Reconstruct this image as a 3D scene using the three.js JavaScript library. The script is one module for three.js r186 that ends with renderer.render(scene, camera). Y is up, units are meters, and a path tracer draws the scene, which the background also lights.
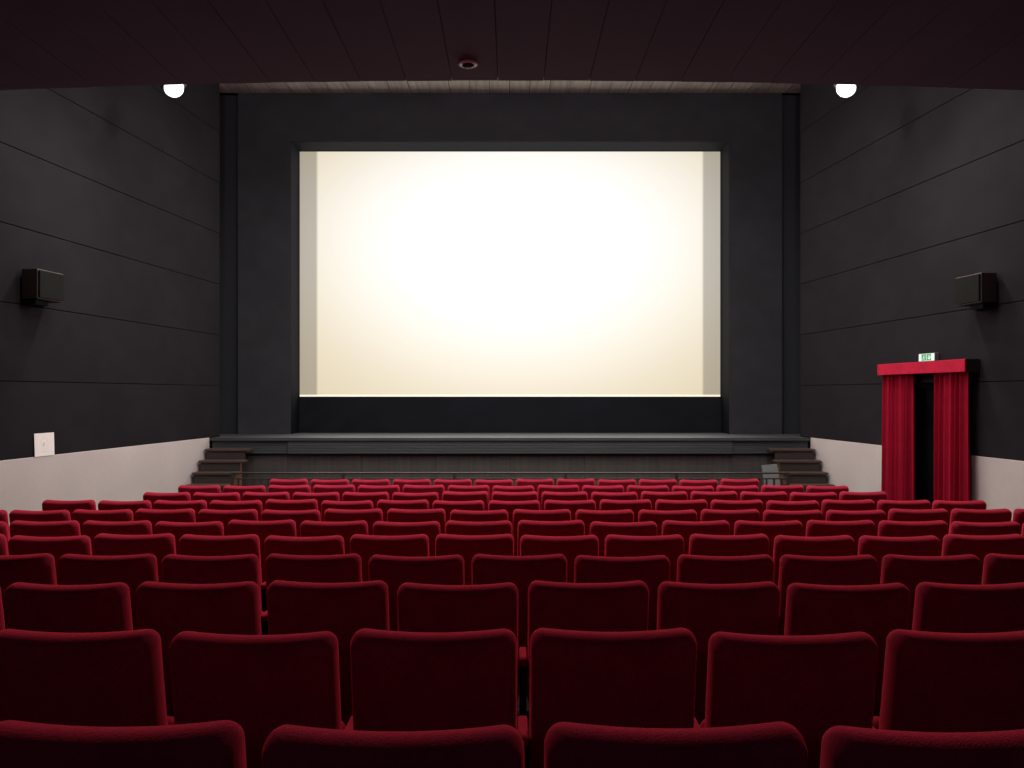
import * as THREE from 'three';
import { RoundedBoxGeometry } from 'three/addons/geometries/RoundedBoxGeometry.js';
import { mergeGeometries } from 'three/addons/utils/BufferGeometryUtils.js';
import { RectAreaLightUniformsLib } from 'three/addons/lights/RectAreaLightUniformsLib.js';

RectAreaLightUniformsLib.init();
const scene = new THREE.Scene();
scene.background = new THREE.Color(0x000000);

// ---------- camera: standing among the last rows, lens axis level ----------
const EYE = 1.55, F = 800;
const camera = new THREE.PerspectiveCamera(2 * Math.atan(384 / F) * 180 / Math.PI, 1024 / 768, 0.05, 60);
camera.position.set(0, EYE, 0);
camera.lookAt(0, EYE, -10);
camera.setViewOffset(1024, 768, 2, -10, 1024, 768);

// ---------- exposure and large lights ----------
const renderer = new THREE.WebGLRenderer();
renderer.toneMapping = THREE.LinearToneMapping;
renderer.toneMappingExposure = 1.0;
renderer.shadowMap.enabled = true;
const SCREEN = { d: 14.86, x0: -3.95, x1: 3.95, y0: 1.494, y1: 6.12 };
const SCREEN_GLOW = 1.0;
const screenLight = new THREE.RectAreaLight(new THREE.Color(1, 0.96, 0.88), 1.6, 7.7, 4.5);
screenLight.position.set(0, 3.77, -(SCREEN.d - 0.1));
screenLight.lookAt(0, 3.77, 0);
scene.add(screenLight);
const FLOOD = 50;                       // candela of each wall flood
const UNSEEN_HOUSE = 32, UNSEEN_FASCIA = 15, REAR_FILL = 1.5;                         // candela each: unseen ceiling lights, unseen fascia floods, added rear fill

// ---------- helpers ----------
let seed = 7;
const rnd = () => { seed = (seed * 1664525 + 1013904223) >>> 0; return seed / 4294967296; };
const used = {};
function numbered(name) { const n = used[name] = (used[name] ?? -1) + 1; return n ? `${name}_${String(n).padStart(3, '0')}` : name; }
function base(name, label, category, group, pos = [0, 0, 0], turn = 0) {
  const o = new THREE.Group(); o.name = numbered(name); o.position.set(...pos); o.rotation.y = turn;
  o.userData = { label, category }; if (group) o.userData.group = group;
  scene.add(o); return o;
}
function structure(name, pos = [0, 0, 0], turn = 0, label) {
  const o = new THREE.Group(); o.name = name; o.position.set(...pos); o.rotation.y = turn;
  o.userData = { kind: 'structure' }; if (label) o.userData.label = label;
  scene.add(o); return o;
}
function part(name, geo, mat, parent, label) {
  const m = new THREE.Mesh(geo, mat); m.name = name; m.castShadow = m.receiveShadow = true;
  if (label) m.userData.label = label;
  parent.add(m); return m;
}
function uvBox(g) {                       // uv in metres, by the face's main direction
  const p = g.attributes.position, n = g.attributes.normal, uv = new Float32Array(p.count * 2);
  for (let i = 0; i < p.count; i++) {
    const ax = Math.abs(n.getX(i)), ay = Math.abs(n.getY(i)), az = Math.abs(n.getZ(i));
    const x = p.getX(i), y = p.getY(i), z = p.getZ(i);
    if (ay >= ax && ay >= az) { uv[2 * i] = x; uv[2 * i + 1] = z; }
    else if (ax >= az) { uv[2 * i] = z; uv[2 * i + 1] = y; }
    else { uv[2 * i] = x; uv[2 * i + 1] = y; }
  }
  g.setAttribute('uv', new THREE.BufferAttribute(uv, 2)); return g;
}
function box(x0, x1, y0, y1, z0, z1, r = 0) {
  const w = x1 - x0, h = y1 - y0, d = z1 - z0;
  const g = r ? new RoundedBoxGeometry(w, h, d, 2, Math.min(r, w / 2.01, h / 2.01, d / 2.01)) : new THREE.BoxGeometry(w, h, d);
  g.translate((x0 + x1) / 2, (y0 + y1) / 2, (z0 + z1) / 2); return uvBox(g.index ? g.toNonIndexed() : g);
}
function extrude(points, depth, holes = []) {   // outline in x,y pushed along +z
  const s = new THREE.Shape(points.map(p => new THREE.Vector2(...p)));
  for (const h of holes) s.holes.push(new THREE.Path(h.map(p => new THREE.Vector2(...p))));
  return new THREE.ExtrudeGeometry(s, { depth, bevelEnabled: false });
}
function sheet(nu, nv, fn, thick) {       // a cloth with two faces: fn(u, v) -> [x, y, z], thickness along z
  const pos = [], idx = [], W = nu + 1, N = W * (nv + 1);
  for (const s of [0, -thick]) for (let j = 0; j <= nv; j++) for (let i = 0; i <= nu; i++) {
    const [x, y, z] = fn(i / nu, j / nv); pos.push(x, y, z + s);
  }
  const q = (a, b, c, d) => idx.push(a, b, c, a, c, d);
  for (let j = 0; j < nv; j++) for (let i = 0; i < nu; i++) {
    const a = j * W + i, b = a + 1, c = b + W, d = a + W;
    q(a, b, c, d); q(N + a, N + d, N + c, N + b);
  }
  for (let i = 0; i < nu; i++) { const t = nv * W + i; q(i, N + i, N + i + 1, i + 1); q(t, t + 1, N + t + 1, N + t); }
  for (let j = 0; j < nv; j++) { const a = j * W, d = a + W, b = a + nu, c = b + W; q(a, d, N + d, N + a); q(b, N + b, N + c, c); }
  const g = new THREE.BufferGeometry(); g.setAttribute('position', new THREE.Float32BufferAttribute(pos, 3)); g.setIndex(idx);
  g.computeVertexNormals(); return uvBox(g);
}

// ---------- textures ----------
function lattice(n) { const a = new Float32Array(n * n); for (let i = 0; i < a.length; i++) a[i] = rnd(); return a; }
function layer(size, cx, cy) {            // tileable value noise with cx by cy cells
  const n = Math.max(cx, cy), l = lattice(n), out = new Float32Array(size * size);
  const sm = t => t * t * (3 - 2 * t);
  for (let y = 0; y < size; y++) for (let x = 0; x < size; x++) {
    const fx = x / size * cx, fy = y / size * cy, ix = fx | 0, iy = fy | 0, tx = sm(fx - ix), ty = sm(fy - iy);
    const at = (i, j) => l[(j % cy) * n + (i % cx)];
    out[y * size + x] = (at(ix, iy) * (1 - tx) + at(ix + 1, iy) * tx) * (1 - ty) + (at(ix, iy + 1) * (1 - tx) + at(ix + 1, iy + 1) * tx) * ty;
  }
  return out;
}
function texture(size, layers, lo, hi, metres, srgb) {   // layers: [cx, cy, weight]
  const d = new Uint8Array(size * size * 4), sum = new Float32Array(size * size); let tw = 0;
  for (const [cx, cy, w] of layers) { const a = layer(size, cx, cy); tw += w; for (let i = 0; i < a.length; i++) sum[i] += a[i] * w; }
  for (let i = 0; i < sum.length; i++) { const v = Math.round(255 * (lo + (hi - lo) * sum[i] / tw)); d[4 * i] = d[4 * i + 1] = d[4 * i + 2] = v; d[4 * i + 3] = 255; }
  const t = new THREE.DataTexture(d, size, size); t.wrapS = t.wrapT = THREE.RepeatWrapping; t.magFilter = THREE.LinearFilter; t.minFilter = THREE.LinearMipmapLinearFilter; t.generateMipmaps = true;
  if (srgb) t.colorSpace = THREE.SRGBColorSpace;
  t.repeat.set(1 / metres, 1 / metres); t.needsUpdate = true; return t;
}
const pileMap = texture(512, [[6, 6, 1], [24, 24, 1], [128, 128, 1.2], [256, 256, 1]], 0.72, 1.0, 0.5, true);
const pileBump = texture(512, [[128, 128, 1], [256, 256, 1.5]], 0, 1, 0.35);
const clothMap = texture(512, [[3, 3, 1.5], [12, 12, 1], [200, 200, 1]], 0.78, 1.0, 2.1, true);
const clothBump = texture(512, [[256, 256, 1], [90, 90, 0.5]], 0, 1, 0.5);
const paintMap = texture(512, [[2, 2, 2], [7, 7, 1], [60, 60, 0.4]], 0.88, 1.0, 2.7, true);
const grainMap = texture(512, [[40, 2, 1.5], [128, 4, 1], [6, 3, 1]], 0.7, 1.0, 1.3, true);   // runs along v
const grainMapU = texture(512, [[2, 40, 1.5], [4, 128, 1], [3, 6, 1]], 0.7, 1.0, 1.3, true);   // runs along u
const carpetMap = texture(512, [[128, 128, 1], [256, 256, 1], [4, 4, 1]], 0.6, 1.0, 1.0, true);

const lin = (r, g, b) => new THREE.Color().setRGB(r, g, b);
const soft = (c, extra = {}) => new THREE.MeshPhysicalMaterial({ color: lin(...c), roughness: 0.95, specularIntensity: 0.15, ...extra });
const std = (c, rough, extra = {}) => new THREE.MeshStandardMaterial({ color: lin(...c), roughness: rough, ...extra });
const M = {
  velvet: new THREE.MeshPhysicalMaterial({ color: lin(0.37, 0.026, 0.058), roughness: 0.95, specularIntensity: 0, map: pileMap, bumpMap: pileBump, bumpScale: 0.0008, sheen: 2.0, sheenColor: lin(1.0, 0.05, 0.085), sheenRoughness: 1.0 }),
  curtain: new THREE.MeshPhysicalMaterial({ color: lin(0.46, 0.015, 0.046), roughness: 0.95, specularIntensity: 0, map: pileMap, bumpMap: pileBump, bumpScale: 0.0008, sheen: 0.12, sheenColor: lin(0.8, 0.02, 0.07), sheenRoughness: 0.5 }),
  pelmet: new THREE.MeshPhysicalMaterial({ color: lin(0.66, 0.013, 0.058), roughness: 0.9, specularIntensity: 0.3, map: pileMap }),
  blackMetal: std([0.012, 0.012, 0.015], 0.5),
  wallCloth: soft([0.0225, 0.0195, 0.0235], { map: clothMap, bumpMap: clothBump, bumpScale: 0.001 }),
  wallCore: soft([0.013, 0.0115, 0.012]),
  wainscot: std([0.64, 0.565, 0.555], 0.75, { map: paintMap }),
  front: soft([0.060, 0.060, 0.070], { map: clothMap, bumpMap: clothBump, bumpScale: 0.001 }),
  black: soft([0.006, 0.006, 0.008]), backdrop: soft([0.036, 0.038, 0.046]),
  drape: soft([0.018, 0.019, 0.025], { map: clothMap }),
  soffit: soft([0.155, 0.14, 0.20], { map: paintMap }),
  soffitB: soft([0.15, 0.136, 0.194], { map: paintMap }),
  ceiling: std([0.52, 0.47, 0.41], 0.7, { map: grainMap }),
  ceilingB: std([0.46, 0.42, 0.37], 0.7, { map: grainMap }),
  stageTop: std([0.075, 0.083, 0.092], 0.6, { map: grainMapU }),
  stageBoard: std([0.068, 0.078, 0.088], 0.6, { map: grainMapU }),
  stagePanel: std([0.080, 0.072, 0.066], 0.75, { map: grainMap }),
  step: std([0.10, 0.060, 0.047], 0.55, { map: grainMapU }),
  riser: std([0.05, 0.036, 0.032], 0.7, { map: grainMapU }),
  stringer: std([0.30, 0.15, 0.085], 0.6, { map: grainMap }),
  greyBoard: std([0.22, 0.235, 0.235], 0.55, { map: paintMap }),
  carpet: std([0.030, 0.012, 0.014], 1, { map: carpetMap }),
  speakerBox: std([0.030, 0.014, 0.014], 0.6, { map: grainMap }),
  grille: soft([0.013, 0.013, 0.012], { bumpMap: clothBump, bumpScale: 0.001 }),
  steel: std([0.05, 0.045, 0.042], 0.45, { metalness: 0.4 }),
  doorLeaf: std([0.010, 0.010, 0.013], 0.6),
  plastic: std([0.16, 0.13, 0.13], 0.5),
  white: std([0.75, 0.75, 0.72], 0.5),
};

// ---------- the hall's measures ----------
// [depth of the row, seat top below the eye, centre x of its first seat in view, seats in view]
const PITCH = 0.55;
const ROWS = [
  [1.566, 0.648, -0.778, 4], [2.453, 0.723, -1.333, 6], [3.38, 0.79, -1.87, 8], [4.272, 0.855, -2.7, 11],
  [5.18, 0.906, -3.53, 13], [6.08, 0.958, -4.087, 16], [7.01, 1.005, -4.67, 18], [7.905, 1.04, -4.358, 17],
  [8.845, 1.075, -3.795, 15], [9.81, 1.113, -3.808, 15], [10.735, 1.138, -2.967, 12],
];
const SEAT_H = 0.90;
const floorPts = [[-3.2, 0.14], [0, 0.14], ...ROWS.map(r => [r[0], EYE - r[1] - SEAT_H]), [12.2, -0.51], [16.6, -0.51]];
function floorY(d) {
  for (let i = 1; i < floorPts.length; i++) if (d <= floorPts[i][0]) {
    const [a, ya] = floorPts[i - 1], [b, yb] = floorPts[i]; return ya + (yb - ya) * (d - a) / (b - a);
  }
  return -0.51;
}
const SLOPE = 0.116, L0 = 6.39, TH = Math.atan(SLOPE), CO = Math.cos(TH);
const halfWidth = d => L0 - SLOPE * d;
const SOFFIT = EYE + 2.6, CEIL = EYE + 5.34, STAGE = EYE - 0.71, STAGE_D = 13.0, WALL_END = 13.37, PRO_D = 14.2, BACK = 16.4, REAR = 2.6;
const soffitEdge = x => 6.64 + 0.2 * (x / 4.25) ** 2;

// ---------- floor ----------
{
  const f = structure('floor');
  const outline = [...floorPts.map(([d, y]) => [d, y]), [16.6, -0.9], [-3.2, -0.9]];
  const g = extrude(outline, 14); g.rotateY(Math.PI / 2); g.translate(-7, 0, 0);
  part('carpet', uvBox(g), M.carpet, f);
}

// ---------- side walls: pale wainscot below, courses of dark cloth panels above ----------
const COURSE = 0.8475, DOOR = { d0: 9.32, d1: 10.68, top: STAGE + COURSE };
const pocket = new THREE.Group();
function sideWall(side) {                  // local x: along the wall (left: towards the screen, right: towards the camera), z: into the room
  const left = side < 0, w = structure(left ? 'wall_left' : 'wall_right', [side * L0, 0, 0], (left ? 1 : -1) * (Math.PI / 2 - TH));
  const X = d => (left ? 1 : -1) * d / CO, span = (a, b) => [Math.min(X(a), X(b)), Math.max(X(a), X(b))];
  const [xa, xb] = span(-REAR - 0.4, WALL_END);
  const hole = left ? [] : [[[X(DOOR.d1), -0.88], [X(DOOR.d0), -0.88], [X(DOOR.d0), DOOR.top], [X(DOOR.d1), DOOR.top]]];
  const core = extrude([[xa, -0.9], [xb, -0.9], [xb, CEIL + 0.2], [xa, CEIL + 0.2]], 0.3, hole); core.translate(0, 0, -0.36);
  part('backing', uvBox(core), M.wallCore, w);
  const runs = left ? [[-REAR - 0.4, STAGE_D]] : [[-REAR - 0.4, DOOR.d0], [DOOR.d1, STAGE_D]];
  for (const [a, b] of runs) { const [x0, x1] = span(a, b); part('wainscot', box(x0, x1, -0.88, STAGE, -0.07, 0.0, 0.006), M.wainscot, w, 'pale painted wainscot'); }
  for (let k = 0; k < 7; k++) {
    const y0 = STAGE + k * COURSE + 0.002, y1 = Math.min(STAGE + (k + 1) * COURSE - 0.002, CEIL + 0.1);
    const rr = k === 0 && !left ? [[-REAR - 0.4, DOOR.d0], [DOOR.d1, WALL_END]] : [[-REAR - 0.4, WALL_END]];
    for (const [a, b] of rr) {
      const [x0, x1] = span(a, b);
      const g = box(x0, x1, y0, y1, -0.07, -0.014, 0.008);
      const p = g.attributes.position;     // each course leans a little, its foot proud
      for (let i = 0; i < p.count; i++) if (p.getZ(i) > -0.04) p.setZ(i, p.getZ(i) + 0.004 * (1 - (p.getY(i) - y0) / (y1 - y0)));
      g.computeVertexNormals();
      part('panel', g, M.wallCloth, w);
    }
  }
  return { w, X, span };
}
const LW = sideWall(-1), RW = sideWall(1);
LW.w.updateMatrixWorld(); RW.w.updateMatrixWorld();
const onWall = (W, d, y, off) => W.w.localToWorld(new THREE.Vector3(W.X(d), y, off));

// ---------- front wall with the screen opening, the black space behind it ----------
{
  const f = structure('wall_front');
  const o = 3.896, t = EYE + 4.49, s = 4.83;
  const g = extrude([[-s, STAGE], [-o, STAGE], [-o, t], [o, t], [o, STAGE], [s, STAGE], [s, CEIL], [-s, CEIL]], 0.6);
  g.translate(0, 0, -(PRO_D + 0.6)); part('proscenium', uvBox(g), M.front, f, 'dark cloth-covered wall around the screen');
  const lining = mergeGeometries([box(-o, -o + 0.006, STAGE, t, -(PRO_D + 0.6), -PRO_D - 0.012), box(o - 0.006, o, STAGE, t, -(PRO_D + 0.6), -PRO_D - 0.012), box(-o + 0.006, o - 0.006, t - 0.006, t, -(PRO_D + 0.6), -PRO_D - 0.012)]);
  part('reveal_lining', lining, M.black, f, 'black lining of the screen opening');
  const b = structure('wall_behind_screen');
  for (const sd of [-1, 1]) part('added_side_flat', box(sd > 0 ? 4.84 : -6.0, sd > 0 ? 6.0 : -4.84, STAGE, CEIL, -PRO_D - 0.2, -PRO_D - 0.1), M.backdrop, b);  // added close behind each side gap so the recess looks less black
  part('backing', box(-7, 7, -0.9, CEIL + 0.2, -BACK - 0.2, -BACK), M.backdrop, b);
  for (const sd of [-1, 1]) part('backing', box(sd > 0 ? 6.0 : -6.2, sd > 0 ? 6.2 : -6.0, -0.9, CEIL + 0.2, -BACK, -WALL_END + 0.05), M.backdrop, b);
  for (const sd of [-1, 1]) part('backing', box(sd > 0 ? 5.12 : -6.2, sd > 0 ? 6.2 : -5.12, -0.9, CEIL + 0.2, -WALL_END + 0.05, -WALL_END + 0.2), M.black, b);
  const r = structure('wall_rear');
  part('plaster', box(-7, 7, -0.4, CEIL + 0.2, REAR, REAR + 0.2), M.wallCloth, r);
}

// ---------- ceilings ----------
{
  const lower = structure('ceiling_lower', [0, SOFFIT, 0]);
  part('backing', box(-6.8, 6.8, 0.04, 0.14, -6.55, REAR + 0.1), M.wallCore, lower);
  const step = 0.3795;
  for (let k = -18; k <= 17; k++) {
    const x0 = -0.099 + k * step, x1 = x0 + step - 0.005, e0 = soffitEdge(x0), e1 = soffitEdge(x1);
    const g = extrude([[x0, e0], [x1, e1], [x1, -REAR], [x0, -REAR]], 0.03);   // outline in x, depth
    g.rotateX(-Math.PI / 2);                                               // y (depth) becomes -z
    g.translate(0, 0.002 * (k & 1), 0);
    part('plank', uvBox(g), k % 3 ? M.soffit : M.soffitB, lower);
  }
  // the fascia that closes the soffit up to the high ceiling
  const arc = []; for (let i = 0; i <= 24; i++) { const x = -6.6 + 13.2 * i / 24; arc.push([x, soffitEdge(x) - 0.001]); }
  const back = arc.map(([x, d]) => [x, d - 0.1]).reverse();
  const fg = extrude([...arc, ...back], CEIL - SOFFIT - 0.03); fg.rotateX(-Math.PI / 2); fg.translate(0, 0.03, 0);
  part('fascia', uvBox(fg), M.soffitB, lower);

  const high = structure('ceiling', [0, CEIL, 0]);
  part('backing', box(-7, 7, 0.04, 0.2, -BACK - 0.2, REAR + 0.2), M.wallCore, high);
  for (let k = -16; k < 16; k++) {
    const x0 = k * 0.35, x1 = x0 + 0.338, lim = d => halfWidth(d) - 0.02;
    if (Math.min(Math.abs(x0), Math.abs(x1)) > 5.5) continue;
    part('plank', box(x0, x1, 0.002 * (k & 1), 0.04, -PRO_D + 0.005, -6.9), k & 1 ? M.ceiling : M.ceilingB, high);
  }
}

// ---------- stage ----------
{
  const s = structure('stage');
  const a = halfWidth(STAGE_D) - 0.02, b = halfWidth(WALL_END) - 0.02;
  const g = extrude([[-a, STAGE_D - 0.02], [a, STAGE_D - 0.02], [b, WALL_END], [5.9, WALL_END + 0.02], [5.9, BACK - 0.02], [-5.9, BACK - 0.02], [-5.9, WALL_END + 0.02], [-b, WALL_END]], 0.045);
  g.rotateX(-Math.PI / 2); g.translate(0, STAGE - 0.046, 0);
  part('stage_floor', uvBox(g), M.stageTop, s);
  part('core', box(-a + 0.02, a - 0.02, -0.6, STAGE - 0.05, -STAGE_D - 0.3, -STAGE_D - 0.1), M.wallCore, s);
  const cuts = [-a + 0.01, -3.62, 3.62, a - 0.01];
  for (let c = 0; c < 3; c++) for (let k = 0; k < 5; k++) {
    const y1 = STAGE - 0.05 - k * 0.043, f = c === 1 ? 0.02 : 0;
    part('board', box(cuts[c] + 0.003, cuts[c + 1] - 0.003, y1 - 0.039, y1, -STAGE_D - 0.06, -STAGE_D - 0.02 + f, 0.005), M.stageBoard, s);
  }
  for (let k = 0; k < 8; k++) {
    const w = 2 * (a - 0.02) / 8, x0 = -a + 0.02 + k * w;
    part('panel', box(x0 + 0.0015, x0 + w - 0.0015, -0.52, STAGE - 0.275, -STAGE_D - 0.1, -STAGE_D - 0.07, 0.004), M.stagePanel, s);
  }
}

// ---------- the screen and the black cloth below it ----------
{
  const W = 512, H = 288, d = new Uint8Array(W * H * 4);
  for (let j = 0; j < H; j++) for (let i = 0; i < W; i++) {
    const u = (i + 0.5) / W, v = (j + 0.5) / H;              // v up
    const sm = (a, b, t) => { t = Math.min(1, Math.max(0, (t - a) / (b - a))); return t * t * (3 - 2 * t); };
    const dx = (u - 0.52) / 0.52, dy = (v - 0.66) / 0.66;
    const r = Math.min(1, Math.sqrt(dx * dx * 0.5 + dy * dy * (dy < 0 ? 0.62 : 0.9)));
    const r2 = sm(0.30, 1.05, r);
    let l = 1.0 - 0.30 * r2;
    const e = Math.min(u, 1 - u), picture = sm(0.043, 0.050, e);   // the picture stops short of the cloth's two sides
    l *= 0.50 + 0.50 * picture;
    const c = [l, l * (0.985 - 0.125 * r2), l * (0.95 - 0.36 * r2)];
    for (let k = 0; k < 3; k++) { const x = Math.max(0, c[k]); d[(j * W + i) * 4 + k] = Math.round(255 * (x <= 0.0031308 ? 12.92 * x : 1.055 * x ** (1 / 2.4) - 0.055)); }
    d[(j * W + i) * 4 + 3] = 255;
  }
  const t = new THREE.DataTexture(d, W, H); t.colorSpace = THREE.SRGBColorSpace; t.magFilter = t.minFilter = THREE.LinearFilter; t.needsUpdate = true;
  const glow = new THREE.MeshStandardMaterial({ color: lin(0.22, 0.22, 0.21), roughness: 0.95, emissive: 0xffffff, emissiveMap: t, emissiveIntensity: 1.0 * SCREEN_GLOW });  // projected light and its falloff painted into the cloth as emission
  const s = base('cinema_screen', 'large bright cream-white cinema screen in the dark front wall', 'screen', null, [0, SCREEN.y0, -SCREEN.d]);
  const w = SCREEN.x1 - SCREEN.x0, h = SCREEN.y1 - SCREEN.y0;
  const pg = new THREE.BoxGeometry(w, h - 0.04, 0.02); pg.translate(0, 0.04 + (h - 0.04) / 2, -0.01);
  part('screen_cloth', pg, glow, s);
  part('hem', box(-w / 2, w / 2, 0, 0.04, -0.03, 0.012, 0.01), std([0.85, 0.82, 0.72], 0.8, { emissive: lin(0.80, 0.74, 0.60), emissiveIntensity: 0.9 }), s, 'pale hem along the lower edge');  // hem glows by its material, standing in for light on it
  part('frame', box(-w / 2, w / 2, 0.02, h, -0.1, -0.04), M.blackMetal, s);

  const c = base('masking_drape', 'black cloth drape hanging below the cinema screen', 'drape', null, [0, STAGE, -(PRO_D + 0.5)]);
  const fn = (u, v) => {
    const x = -3.88 + 7.76 * u, k = Math.max(0, 1 - u * 3.6);
    return [x, 0.004 + 0.655 * v, 0.012 * Math.sin(x * 5.1) * (1 - v * 0.6) + 0.018 * k * Math.sin(9 * (x - v * 1.1)) * (1 - v)];
  };
  part('cloth', sheet(160, 10, fn, 0.008), M.drape, c);
  part('batten', box(-3.88, 3.88, 0.63, 0.662, -0.03, -0.008), M.blackMetal, c);
}

// ---------- flood lamps on the two sides, half hidden by the soffit's edge ----------
function flood(side) {
  const o = base('flood_lamp', `round white flood lamp glowing high on the ${side < 0 ? 'left' : 'right'} side wall under the ceiling edge`, 'lamp', 'flood lamps', [side * 4.42, EYE + 4.03, -10.5]);
  const dir = new THREE.Vector3(-side * 0.80, -0.78, 0.62).normalize();
  const q = new THREE.Quaternion().setFromUnitVectors(new THREE.Vector3(0, 1, 0), dir), e = new THREE.Euler().setFromQuaternion(q);
  const turn = m => { m.quaternion.copy(q); return m; };
  turn(part('housing', new THREE.LatheGeometry([[0, -0.2], [0.07, -0.2], [0.1, -0.16], [0.135, 0.0], [0.142, 0.0], [0.142, 0.012], [0.125, 0.012], [0.11, -0.01], [0, -0.01]].map(p => new THREE.Vector2(...p)), 28), M.blackMetal, o));
  const dome = new THREE.LatheGeometry([...Array(11)].map((_, i) => { const a = i / 10 * Math.PI / 2; return new THREE.Vector2(0.125 * Math.cos(a) + 1e-5, 0.013 + 0.115 * Math.sin(a)); }), 28);
  turn(part('lens', dome, new THREE.MeshStandardMaterial({ color: 0xffffff, roughness: 0.4, emissive: lin(1, 0.98, 0.96), emissiveIntensity: 3.0 }), o, 'glowing white dome'));
  const yoke = new THREE.TorusGeometry(0.16, 0.012, 8, 20, Math.PI); part('yoke', yoke, M.blackMetal, o);
  part('rod', new THREE.CylinderGeometry(0.013, 0.013, CEIL - EYE - 4.03 - 0.16, 10).translate(0, 0.16 + (CEIL - EYE - 4.03 - 0.16) / 2, 0), M.blackMetal, o);
  const l = new THREE.SpotLight(new THREE.Color(1, 0.93, 0.84), FLOOD, 0, 1.5, 0.85, 2);
  l.position.copy(dir).multiplyScalar(0.15); l.castShadow = true; l.shadow.radius = 6;
  l.target.position.copy(dir).multiplyScalar(3); o.add(l); o.add(l.target);
}
flood(-1); flood(1);

// ---------- unseen recessed lights in the high ceiling, placed to light seat tops and stage ----------
for (const [x, d] of [[-3.0, 8.3], [0, 8.3], [3.0, 8.3], [-2.8, 10.8], [0, 10.8], [2.8, 10.8]]) {
  const o = base('unseen_ceiling_light', `unseen round recessed house light in the high ceiling, ${x < 0 ? 'left' : x > 0 ? 'right' : 'middle'} one ${d < 9 ? 'nearer the lower ceiling' : 'nearer the stage'}`, 'lamp', 'unseen house lights', [x, CEIL, -d]);
  part('trim_ring', new THREE.LatheGeometry([[0.10, 0], [0.10, -0.02], [0.135, -0.02], [0.15, 0]].map(p => new THREE.Vector2(...p)), 28), M.white, o);
  const disc = new THREE.CylinderGeometry(0.1, 0.1, 0.006, 28); disc.translate(0, -0.008, 0);
  part('diffuser', disc, new THREE.MeshStandardMaterial({ color: 0xffffff, emissive: lin(1, 0.9, 0.78), emissiveIntensity: 2.5 }), o);
  const l = new THREE.SpotLight(new THREE.Color(1, 0.93, 0.87), UNSEEN_HOUSE, 0, 1.35, 0.7, 2);
  l.position.set(0, -0.03, 0); l.target.position.set(0, -3, 0); l.castShadow = true; l.shadow.radius = 8; o.add(l); o.add(l.target);
}

// ---------- unseen fascia floods lighting the front wall; added rear lamps filling the chair backs ----------
for (const [x, where] of [[-3.2, 'left'], [0, 'middle'], [3.2, 'right']]) {  // out of view, placed to light the proscenium and stage
  const d = soffitEdge(x) - 0.001;
  const o = base('unseen_fascia_light', `unseen black stage floodlight on the ${where} of the ceiling edge, facing the stage`, 'lamp', 'unseen stage floodlights', [x, EYE + 3.75, -d]);
  part('plate', box(-0.1, 0.1, -0.1, 0.1, -0.02, 0), M.blackMetal, o);
  part('housing', box(-0.14, 0.14, -0.1, 0.1, -0.15, -0.02, 0.01), M.blackMetal, o);
  part('diffuser', box(-0.125, 0.125, -0.085, 0.085, -0.156, -0.15), new THREE.MeshStandardMaterial({ color: 0xffffff, emissive: lin(1, 0.93, 0.86), emissiveIntensity: 2.5 }), o);
  const l = new THREE.SpotLight(new THREE.Color(1, 0.96, 0.94), UNSEEN_FASCIA, 0, 1.3, 0.6, 2);
  l.position.set(0, 0, -0.18); l.target.position.set(0, -1.0, -4); l.castShadow = true; l.shadow.radius = 8; o.add(l); o.add(l.target);
}
for (const x of [-2.6, 2.6]) {  // added fill, no lamp known there: lifts the dark chair backs
  const o = base('rear_fill_lamp', `added dim fill lamp on the rear wall, ${x < 0 ? 'left' : 'right'} of the camera`, 'lamp', 'added rear fill lamps', [x, 2.7, REAR]);
  part('plate', box(-0.06, 0.06, -0.1, 0.1, -0.02, 0, 0.008), M.blackMetal, o);
  part('shade', new THREE.SphereGeometry(0.09, 20, 14).translate(0, 0, -0.11), new THREE.MeshStandardMaterial({ color: 0xffffff, emissive: lin(0.8, 0.9, 1), emissiveIntensity: 1.2, roughness: 0.4 }), o);
  const l = new THREE.SpotLight(new THREE.Color(0.6, 0.82, 1), REAR_FILL, 0, 1.45, 0.5, 2);
  l.position.set(0, 0, -0.22); l.target.position.set(0, -0.6, -4); l.castShadow = true; l.shadow.radius = 6; o.add(l); o.add(l.target);
}

// ---------- speakers on the side walls ----------
function speaker(W, side, dNear, yMid) {
  const p = onWall(W, dNear + 0.21, yMid, 0);
  const o = base('wall_speaker', `small dark box loudspeaker mounted on the ${side < 0 ? 'left' : 'right'} side wall`, 'speaker', 'wall loudspeakers', [p.x, p.y, p.z], W.w.rotation.y);
  part('cabinet', box(-0.215, 0.215, -0.165, 0.165, 0.015, 0.20, 0.008), M.speakerBox, o);
  part('grille', box(-0.2, 0.2, -0.152, 0.152, 0.2, 0.222, 0.008), M.grille, o);
  part('bracket', mergeGeometries([box(side < 0 ? -0.2 : 0.0, side < 0 ? 0.0 : 0.2, -0.225, -0.165, 0.0, 0.17), box(-0.12, 0.12, -0.225, 0.1, -0.012, 0.015)]), M.black, o);
  if (side > 0) part('indicator', new THREE.SphereGeometry(0.008, 10, 8).translate(-0.02 * side + 0.22, -0.1, 0.19), M.white, o, 'small pale dot on the corner');
}
speaker(LW, -1, 8.78, EYE + 1.21);
speaker(RW, 1, 8.80, EYE + 1.17);

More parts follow.
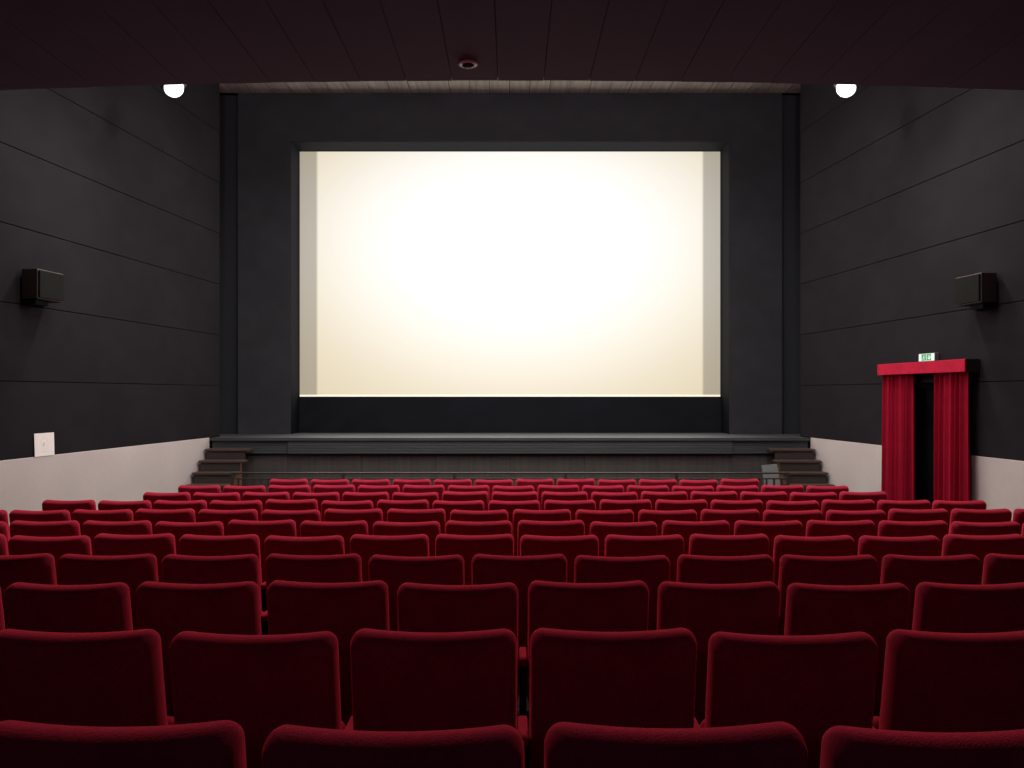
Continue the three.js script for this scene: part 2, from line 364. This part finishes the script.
// ---------- sheet of paper on the left wainscot ----------
{
  const cv = document.createElement('canvas'); cv.width = 256; cv.height = 200; const c = cv.getContext('2d');
  c.fillStyle = '#f4eeec'; c.fillRect(0, 0, 256, 200);
  c.strokeStyle = '#e2dad7'; c.lineWidth = 5; c.beginPath(); c.ellipse(128, 95, 46, 52, 0, 0, 6.3); c.stroke();
  c.fillStyle = '#dad2cf'; c.beginPath(); c.ellipse(118, 100, 14, 22, 0.5, 0, 6.3); c.fill();
  c.fillStyle = '#e6dfda'; c.fillRect(70, 160, 116, 7);
  const t = new THREE.CanvasTexture(cv); t.colorSpace = THREE.SRGBColorSpace;
  const p = onWall(LW, 9.155, STAGE + 0.002, 0.0);
  const o = base('paper_sheet', 'white sheet of paper standing on the left wainscot against the dark wall', 'paper', null, [p.x, p.y, p.z], LW.w.rotation.y);
  const g = new THREE.BoxGeometry(0.325, 0.262, 0.004); g.rotateX(-0.03); g.translate(0, 0.131, 0.0);
  part('sheet', g, new THREE.MeshStandardMaterial({ map: t, roughness: 0.8 }), o);
}

// ---------- doorway in the right wall: dark door, two curtains, pelmet, exit sign ----------
{
  const door = structure('door_1', [RW.w.position.x, 0, RW.w.position.z], RW.w.rotation.y);
  const [x0, x1] = RW.span(DOOR.d0, DOOR.d1), y0 = floorY(10) - 0.04;
  part('door_leaf', box(x0 + 0.06, (x0 + x1) / 2 - 0.003, y0, DOOR.top - 0.06, -0.30, -0.25, 0.004), M.doorLeaf, door);
  part('door_leaf', box((x0 + x1) / 2 + 0.003, x1 - 0.06, y0, DOOR.top - 0.06, -0.30, -0.25, 0.004), M.doorLeaf, door);
  part('door_frame', mergeGeometries([box(x0, x0 + 0.06, y0, DOOR.top, -0.33, -0.2), box(x1 - 0.06, x1, y0, DOOR.top, -0.33, -0.2), box(x0 + 0.06, x1 - 0.06, DOOR.top - 0.06, DOOR.top, -0.33, -0.2)]), M.doorLeaf, door);
  part('backing', box(x0 - 0.1, x1 + 0.1, -0.9, DOOR.top + 0.1, -0.42, -0.365), M.black, door);

  function drape(dA, dB, label, folds, ph, bow) {   // dA nearer the camera
    const m = onWall(RW, (dA + dB) / 2, 0, 0.09), yf = floorY((dA + dB) / 2) + 0.015, len = (dB - dA) / CO, H = EYE + 0.29 - yf;
    const o = base('door_curtain', label, 'curtain', 'door curtains', [m.x, yf, m.z], RW.w.rotation.y);
    const fn = (u, v) => {
      const k = 1 - v, s = u + 0.012 * Math.sin(u * 23 + ph);
      const a = 0.038 + 0.012 * Math.sin(u * 9 + ph), w = Math.sin(2 * Math.PI * folds * s + ph + 0.5 * k * Math.sin(3 * u + ph));
      return [(u - 0.5) * len * (1 + bow * k) , H * v, a * (w + 0.25 * Math.sin(2 * Math.PI * folds * 2.3 * s)) * (0.7 + 0.45 * k)];
    };
    part('cloth', sheet(160, 16, fn, 0.006), M.curtain, o);
    const rg = new THREE.CylinderGeometry(0.012, 0.012, len, 10); rg.rotateZ(Math.PI / 2); rg.translate(0, H + 0.012, -0.003); part('rail', rg, M.blackMetal, o);
  }
  drape(10.18, 10.79, 'red curtain hanging on the left side of the dark doorway', 7, 0.4, 0.0);
  drape(9.14, 9.72, 'red curtain hanging on the right side of the dark doorway', 6, 2.1, 0.05);

  const pm = onWall(RW, 9.955, EYE + 0.252, 0.0);
  const p = base('pelmet', 'red fabric-covered pelmet box above the doorway curtains', 'pelmet', null, [pm.x, pm.y, pm.z], RW.w.rotation.y);
  part('front_board', box(-0.868, 0.868, 0, 0.146, 0.16, 0.18, 0.006), M.pelmet, p);
  part('top_board', box(-0.868, 0.868, 0.13, 0.147, -0.004, 0.16), M.blackMetal, p);
  for (const s of [-1, 1]) part('side_board', box(s > 0 ? 0.85 : -0.868, s > 0 ? 0.868 : -0.85, 0.0, 0.13, -0.004, 0.16), M.blackMetal, p);

  const cv = document.createElement('canvas'); cv.width = 480; cv.height = 160; const c = cv.getContext('2d');
  c.fillStyle = '#e9fff0'; c.fillRect(0, 0, 480, 160);
  c.fillStyle = '#1f8f4c'; c.fillRect(84, 8, 144, 144); c.fillRect(244, 8, 144, 144);
  c.fillStyle = '#e9fff0'; c.strokeStyle = '#e9fff0'; c.lineCap = 'round'; c.lineWidth = 11;
  c.beginPath(); c.arc(166, 36, 12, 0, 6.3); c.fill();
  const stroke = pts => { c.beginPath(); pts.forEach((q, i) => i ? c.lineTo(...q) : c.moveTo(...q)); c.stroke(); };
  stroke([[158, 60], [148, 96], [174, 116], [166, 142]]); stroke([[148, 96], [128, 120], [104, 124]]);
  c.lineWidth = 8; stroke([[158, 62], [134, 70], [124, 90]]); stroke([[160, 62], [182, 82], [202, 76]]);
  c.lineWidth = 11; stroke([[316, 30], [316, 122]]); stroke([[282, 92], [316, 126], [350, 92]]);
  const t = new THREE.CanvasTexture(cv); t.colorSpace = THREE.SRGBColorSpace;
  const em = onWall(RW, 9.97, EYE + 0.408, 0);
  const x = base('exit_sign', 'small lit green and white emergency exit sign above the pelmet', 'sign', null, [em.x, em.y, em.z], RW.w.rotation.y);
  part('housing', box(-0.16, 0.16, -0.0, 0.098, -0.012, 0.045, 0.005), M.plastic, x);
  const fg = new THREE.PlaneGeometry(0.305, 0.09); fg.translate(0, 0.049, 0.0465);
  part('sign_face', fg, new THREE.MeshStandardMaterial({ color: 0x000000, emissive: 0xffffff, emissiveMap: t, emissiveIntensity: 0.95, roughness: 0.4 }), x);
  const pl = new THREE.PointLight(new THREE.Color(0.6, 1, 0.75), 0.02, 0, 2); pl.position.set(0, 0.053, 0.1); pl.castShadow = true; x.add(pl);
}

// ---------- smoke detector under the lower ceiling ----------
{
  const o = base('smoke_detector', 'small round smoke detector on the dark lower ceiling', 'detector', null, [-0.33, SOFFIT, -6.28]);
  part('base_ring', new THREE.LatheGeometry([[0.0, 0.0], [0.075, 0.0], [0.075, -0.014], [0.066, -0.02], [0.05, -0.02], [0.05, -0.012], [0, -0.012]].map(p => new THREE.Vector2(...p)).reverse(), 32), M.white, o);
  part('sensor', new THREE.LatheGeometry([[0, -0.04], [0.03, -0.038], [0.042, -0.028], [0.045, -0.012]].map(p => new THREE.Vector2(...p)), 32), M.riser, o);
}

// ---------- railing between the front row and the stage ----------
{
  const d = 11.75, y0 = floorY(d), o = base('guard_railing', 'low dark metal railing between the front row and the stage', 'railing', null, [0, y0, -d]);
  const top = EYE - 78.2 * d / F - y0, lo = EYE - 84.5 * d / F - y0, hw = 4.1;
  part('handrail', box(-hw, hw, top - 0.025, top, -0.02, 0.02, 0.01), M.steel, o);
  part('rail', box(-hw, hw, lo - 0.012, lo + 0.008, -0.012, 0.012, 0.004), M.steel, o);
  part('rail', box(-hw, hw, 0.09, 0.11, -0.012, 0.012, 0.004), M.steel, o);
  const bg = box(-0.012, 0.012, 0.11, lo - 0.012, -0.009, 0.009);
  const n = 74; for (let k = 1; k < n; k++) { const b = part('baluster', bg, M.steel, o); b.position.x = -hw + 2 * hw * k / n; }
  const pg = box(-0.02, 0.02, 0, top - 0.025, -0.018, 0.018); for (let k = 0; k <= 5; k++) { const b = part('post', pg, M.steel, o); b.position.x = -hw + 0.02 + (2 * hw - 0.04) * k / 5; }
}

// ---------- wooden steps at both ends of the stage ----------
function steps(side) {
  const o = base('stage_steps', `dark brown wooden steps up to the ${side < 0 ? 'left' : 'right'} end of the stage`, 'steps', 'stage steps', [0, -0.51, 0]);
  const n = 7, rise = (STAGE + 0.51) / (n + 1), run = 0.2;
  const X = (a, b) => side < 0 ? [-b, -a] : [a, b];
  for (let k = 0; k < n; k++) {
    const yt = rise * (k + 1), dF = STAGE_D - 0.03 - run * (n - k), out = halfWidth(dF + run + 0.02) - 0.006, inn = out - 0.71;
    const [a, b] = X(inn, out);
    part('tread', box(a, b, yt - 0.035, yt, -dF - run - 0.02, -dF, 0.006), M.step, o);
    const [c, e] = X(inn + 0.07, out - 0.03);
    part('riser', box(c, e, yt - rise, yt - 0.035, -dF - 0.045, -dF - 0.02), M.riser, o);
  }
  // sawtooth stringer on the open side
  const pts = [[STAGE_D - 0.05, 0.0]];
  pts.push([STAGE_D - 0.05 - run * n + 0.03, 0.0]);
  for (let k = 0; k < n; k++) { const d0 = STAGE_D - run * (n - k) - 0.0; pts.push([d0, rise * (k + 1) - 0.036], [d0 + run, rise * (k + 1) - 0.036]); }
  pts[pts.length - 1][0] = STAGE_D - 0.05;
  const g = extrude(pts, 0.035); g.rotateY(Math.PI / 2);       // x(depth) -> -z, z -> x
  const xi = halfWidth(STAGE_D - 0.7) - 0.02 - 0.69 + 0.12; g.translate(side < 0 ? -xi : xi - 0.035, 0, 0);
  part('stringer', uvBox(g), M.stringer, o, 'lighter brown sawtooth side board');
}
steps(-1); steps(1);
{
  const o = base('grey_board', 'pale grey board leaning beside the right stage steps', 'board', null, [4.11, floorY(12.3), -12.25]);
  const g = box(-0.12, 0.12, 0.014, 0.98, -0.012, 0.012, 0.004); g.rotateZ(0.11); g.rotateX(-0.1);
  part('panel', g, M.greyBoard, o);
  const l = box(-0.015, 0.015, 0.03, 0.9, -0.03, -0.012); l.rotateZ(0.11); l.rotateX(-0.1); part('batten', l, M.riser, o);
}

// ---------- seats ----------
function padded(w, h, R, r, T, opt = {}) {   // an upholstered slab, origin at the middle of its lower edge
  const seg = 8, rings = [];
  const outline = inset => {
    const hw = w / 2 - inset, hh = h / 2 - inset, c = Math.max(R - inset, 0.004), pts = [];
    for (const [sx, sy, a0] of [[1, 1, 0], [-1, 1, 90], [-1, -1, 180], [1, -1, 270]]) {
      for (let i = 0; i <= seg; i++) { const a = (a0 + 90 * i / seg) * Math.PI / 180; pts.push([sx * (hw - c) + c * Math.cos(a), sy * (hh - c) + c * Math.sin(a)]); }
      const nx = [[-1, 1], [-1, -1], [1, -1], [1, 1]][[0, 90, 180, 270].indexOf(a0)];
      const last = pts[pts.length - 1], a = ((a0 + 90) % 360) * Math.PI / 180;
      const next = [nx[0] * (hw - c) + c * Math.cos(a), nx[1] * (hh - c) + c * Math.sin(a)];
      for (let k = 1; k < 10; k++) pts.push([last[0] + (next[0] - last[0]) * k / 10, last[1] + (next[1] - last[1]) * k / 10]);
    }
    return pts;
  };
  for (let k = 0; k <= 6; k++) { const a = k / 6 * Math.PI / 2; rings.push([outline(r * (1 - Math.cos(a)) ), Math.sin(a) ]); }
  const inner = outline(r);
  for (const s of [0.82, 0.6, 0.35, 0.12]) rings.push([inner.map(([x, y]) => [x * s, y * s]), 1 + (opt.puff || 0) * (1 - s)]);
  const n = inner.length, pos = [], idx = [];
  const put = (x, y, z) => {
    const u = x / (w / 2), t = (y + h / 2) / h;
    pos.push(x * (1 + (opt.flare || 0) * t), y + h / 2 + (opt.dip || 0) * u * u * t * t, z + (opt.bow || 0) * (1 - u * u));
  };
  const all = [...rings.slice(1).reverse().map(q => [q[0], -q[1]]), ...rings];     // back face centre ... edge ... front centre
  for (const [p, z] of all) for (const [x, y] of p) put(x, y, -z * T / 2);
  const m = all.length;
  for (let j = 0; j < m - 1; j++) for (let i = 0; i < n; i++) { const a = j * n + i, b = j * n + (i + 1) % n; idx.push(a, a + n, b, b, a + n, b + n); }
  const c0 = pos.length / 3; put(0, 0, T / 2 * (1 + (opt.puff || 0))); put(0, 0, -T / 2 * (1 + (opt.puff || 0)));
  for (let i = 0; i < n; i++) { const j = (i + 1) % n; idx.push(c0, i, j); idx.push(c0 + 1, (m - 1) * n + j, (m - 1) * n + i); }
  const g = new THREE.BufferGeometry(); g.setAttribute('position', new THREE.Float32BufferAttribute(pos, 3)); g.setIndex(idx);
  g.computeVertexNormals();
  const p = g.attributes.position, uv = new Float32Array(p.count * 2);
  for (let i = 0; i < p.count; i++) { uv[2 * i] = p.getX(i) + p.getZ(i) * 0.8; uv[2 * i + 1] = p.getY(i) + p.getZ(i) * 0.8; }
  g.setAttribute('uv', new THREE.BufferAttribute(uv, 2));
  return g;
}
const backGeo = padded(0.511, 0.56, 0.046, 0.026, 0.098, { bow: 0.016, dip: 0.012, puff: 0.12 });
backGeo.translate(0, -0.56, 0); backGeo.rotateX(0.17); backGeo.translate(0, SEAT_H - 0.012, -0.05);
const cushionGeo = padded(0.46, 0.40, 0.06, 0.045, 0.11, { puff: 0.2 });
cushionGeo.rotateX(-0.12); cushionGeo.translate(0, 0.13, -0.27);
const armGeo = uvBox(new RoundedBoxGeometry(0.032, 0.03, 0.18, 3, 0.008)); armGeo.translate(0, 0.552, -0.145);
const legGeo = mergeGeometries([box(-0.014, 0.014, 0.0, 0.50, -0.22, -0.09, 0.008), box(-0.0155, 0.0155, 0.50, 0.5365, -0.225, -0.065, 0.006), box(-0.03, 0.03, 0, 0.014, -0.30, -0.05)]);
function makeSeat() {
  const o = base('cinema_chair', '', 'chair', 'red cinema seats');
  part('backrest', backGeo, M.velvet, o); part('seat', cushionGeo, M.velvet, o, 'tipped-up seat cushion');
  const a = part('armrest', armGeo, M.velvet, o), l = part('leg', legGeo, M.black, o);
  a.position.x = l.position.x = -PITCH / 2; return o;
}
const ORD = ['', 'first', 'second', 'third', 'fourth', 'fifth', 'sixth', 'seventh', 'eighth', 'ninth', 'tenth', 'eleventh', 'twelfth', 'thirteenth', 'fourteenth', 'fifteenth', 'sixteenth', 'seventeenth', 'eighteenth'];
const rowName = i => i === 0 ? 'nearest row' : i === 10 ? 'frontmost row by the railing' : `${ORD[i + 1]} nearest row`;
const proto = makeSeat(); let first = true;
ROWS.forEach(([d, , x0, n], r) => {
  const extra = r < 6 ? 1 : 0;             // the rows behind run on past the frame
  for (let i = -extra; i < n + extra; i++) {
    const o = first ? proto : proto.clone();
    if (!first) { o.name = numbered('cinema_chair'); scene.add(o); }
    first = false;
    o.userData = { category: 'chair', group: 'red cinema seats' };
    o.position.set(x0 + i * PITCH + (rnd() - 0.5) * 0.003, floorY(d), -d + 0.055); o.rotation.y = (rnd() - 0.5) * 0.008;
    o.children[0].position.y = (rnd() - 0.5) * 0.014;
    if (i === n + extra - 1) for (const c of [...o.children].filter(c => c.name === 'armrest' || c.name === 'leg')) { const e = c.clone(); e.position.x = PITCH / 2; o.add(e); }
    const cut = r < 8 - 1, row = rowName(r);
    o.userData.label = i < 0 ? `red velvet cinema chair continuing the ${row} past the left frame edge`
      : i >= n ? `red velvet cinema chair continuing the ${row} past the right frame edge`
      : i === 0 ? `leftmost red velvet cinema chair of the ${row}${cut ? ', cut off by the frame' : ''}`
      : i === n - 1 ? `rightmost red velvet cinema chair of the ${row}${cut ? ', cut off by the frame' : ''}`
      : `red velvet cinema chair, ${ORD[i + 1]} from the left in the ${row}`;
  }
});

renderer.render(scene, camera);
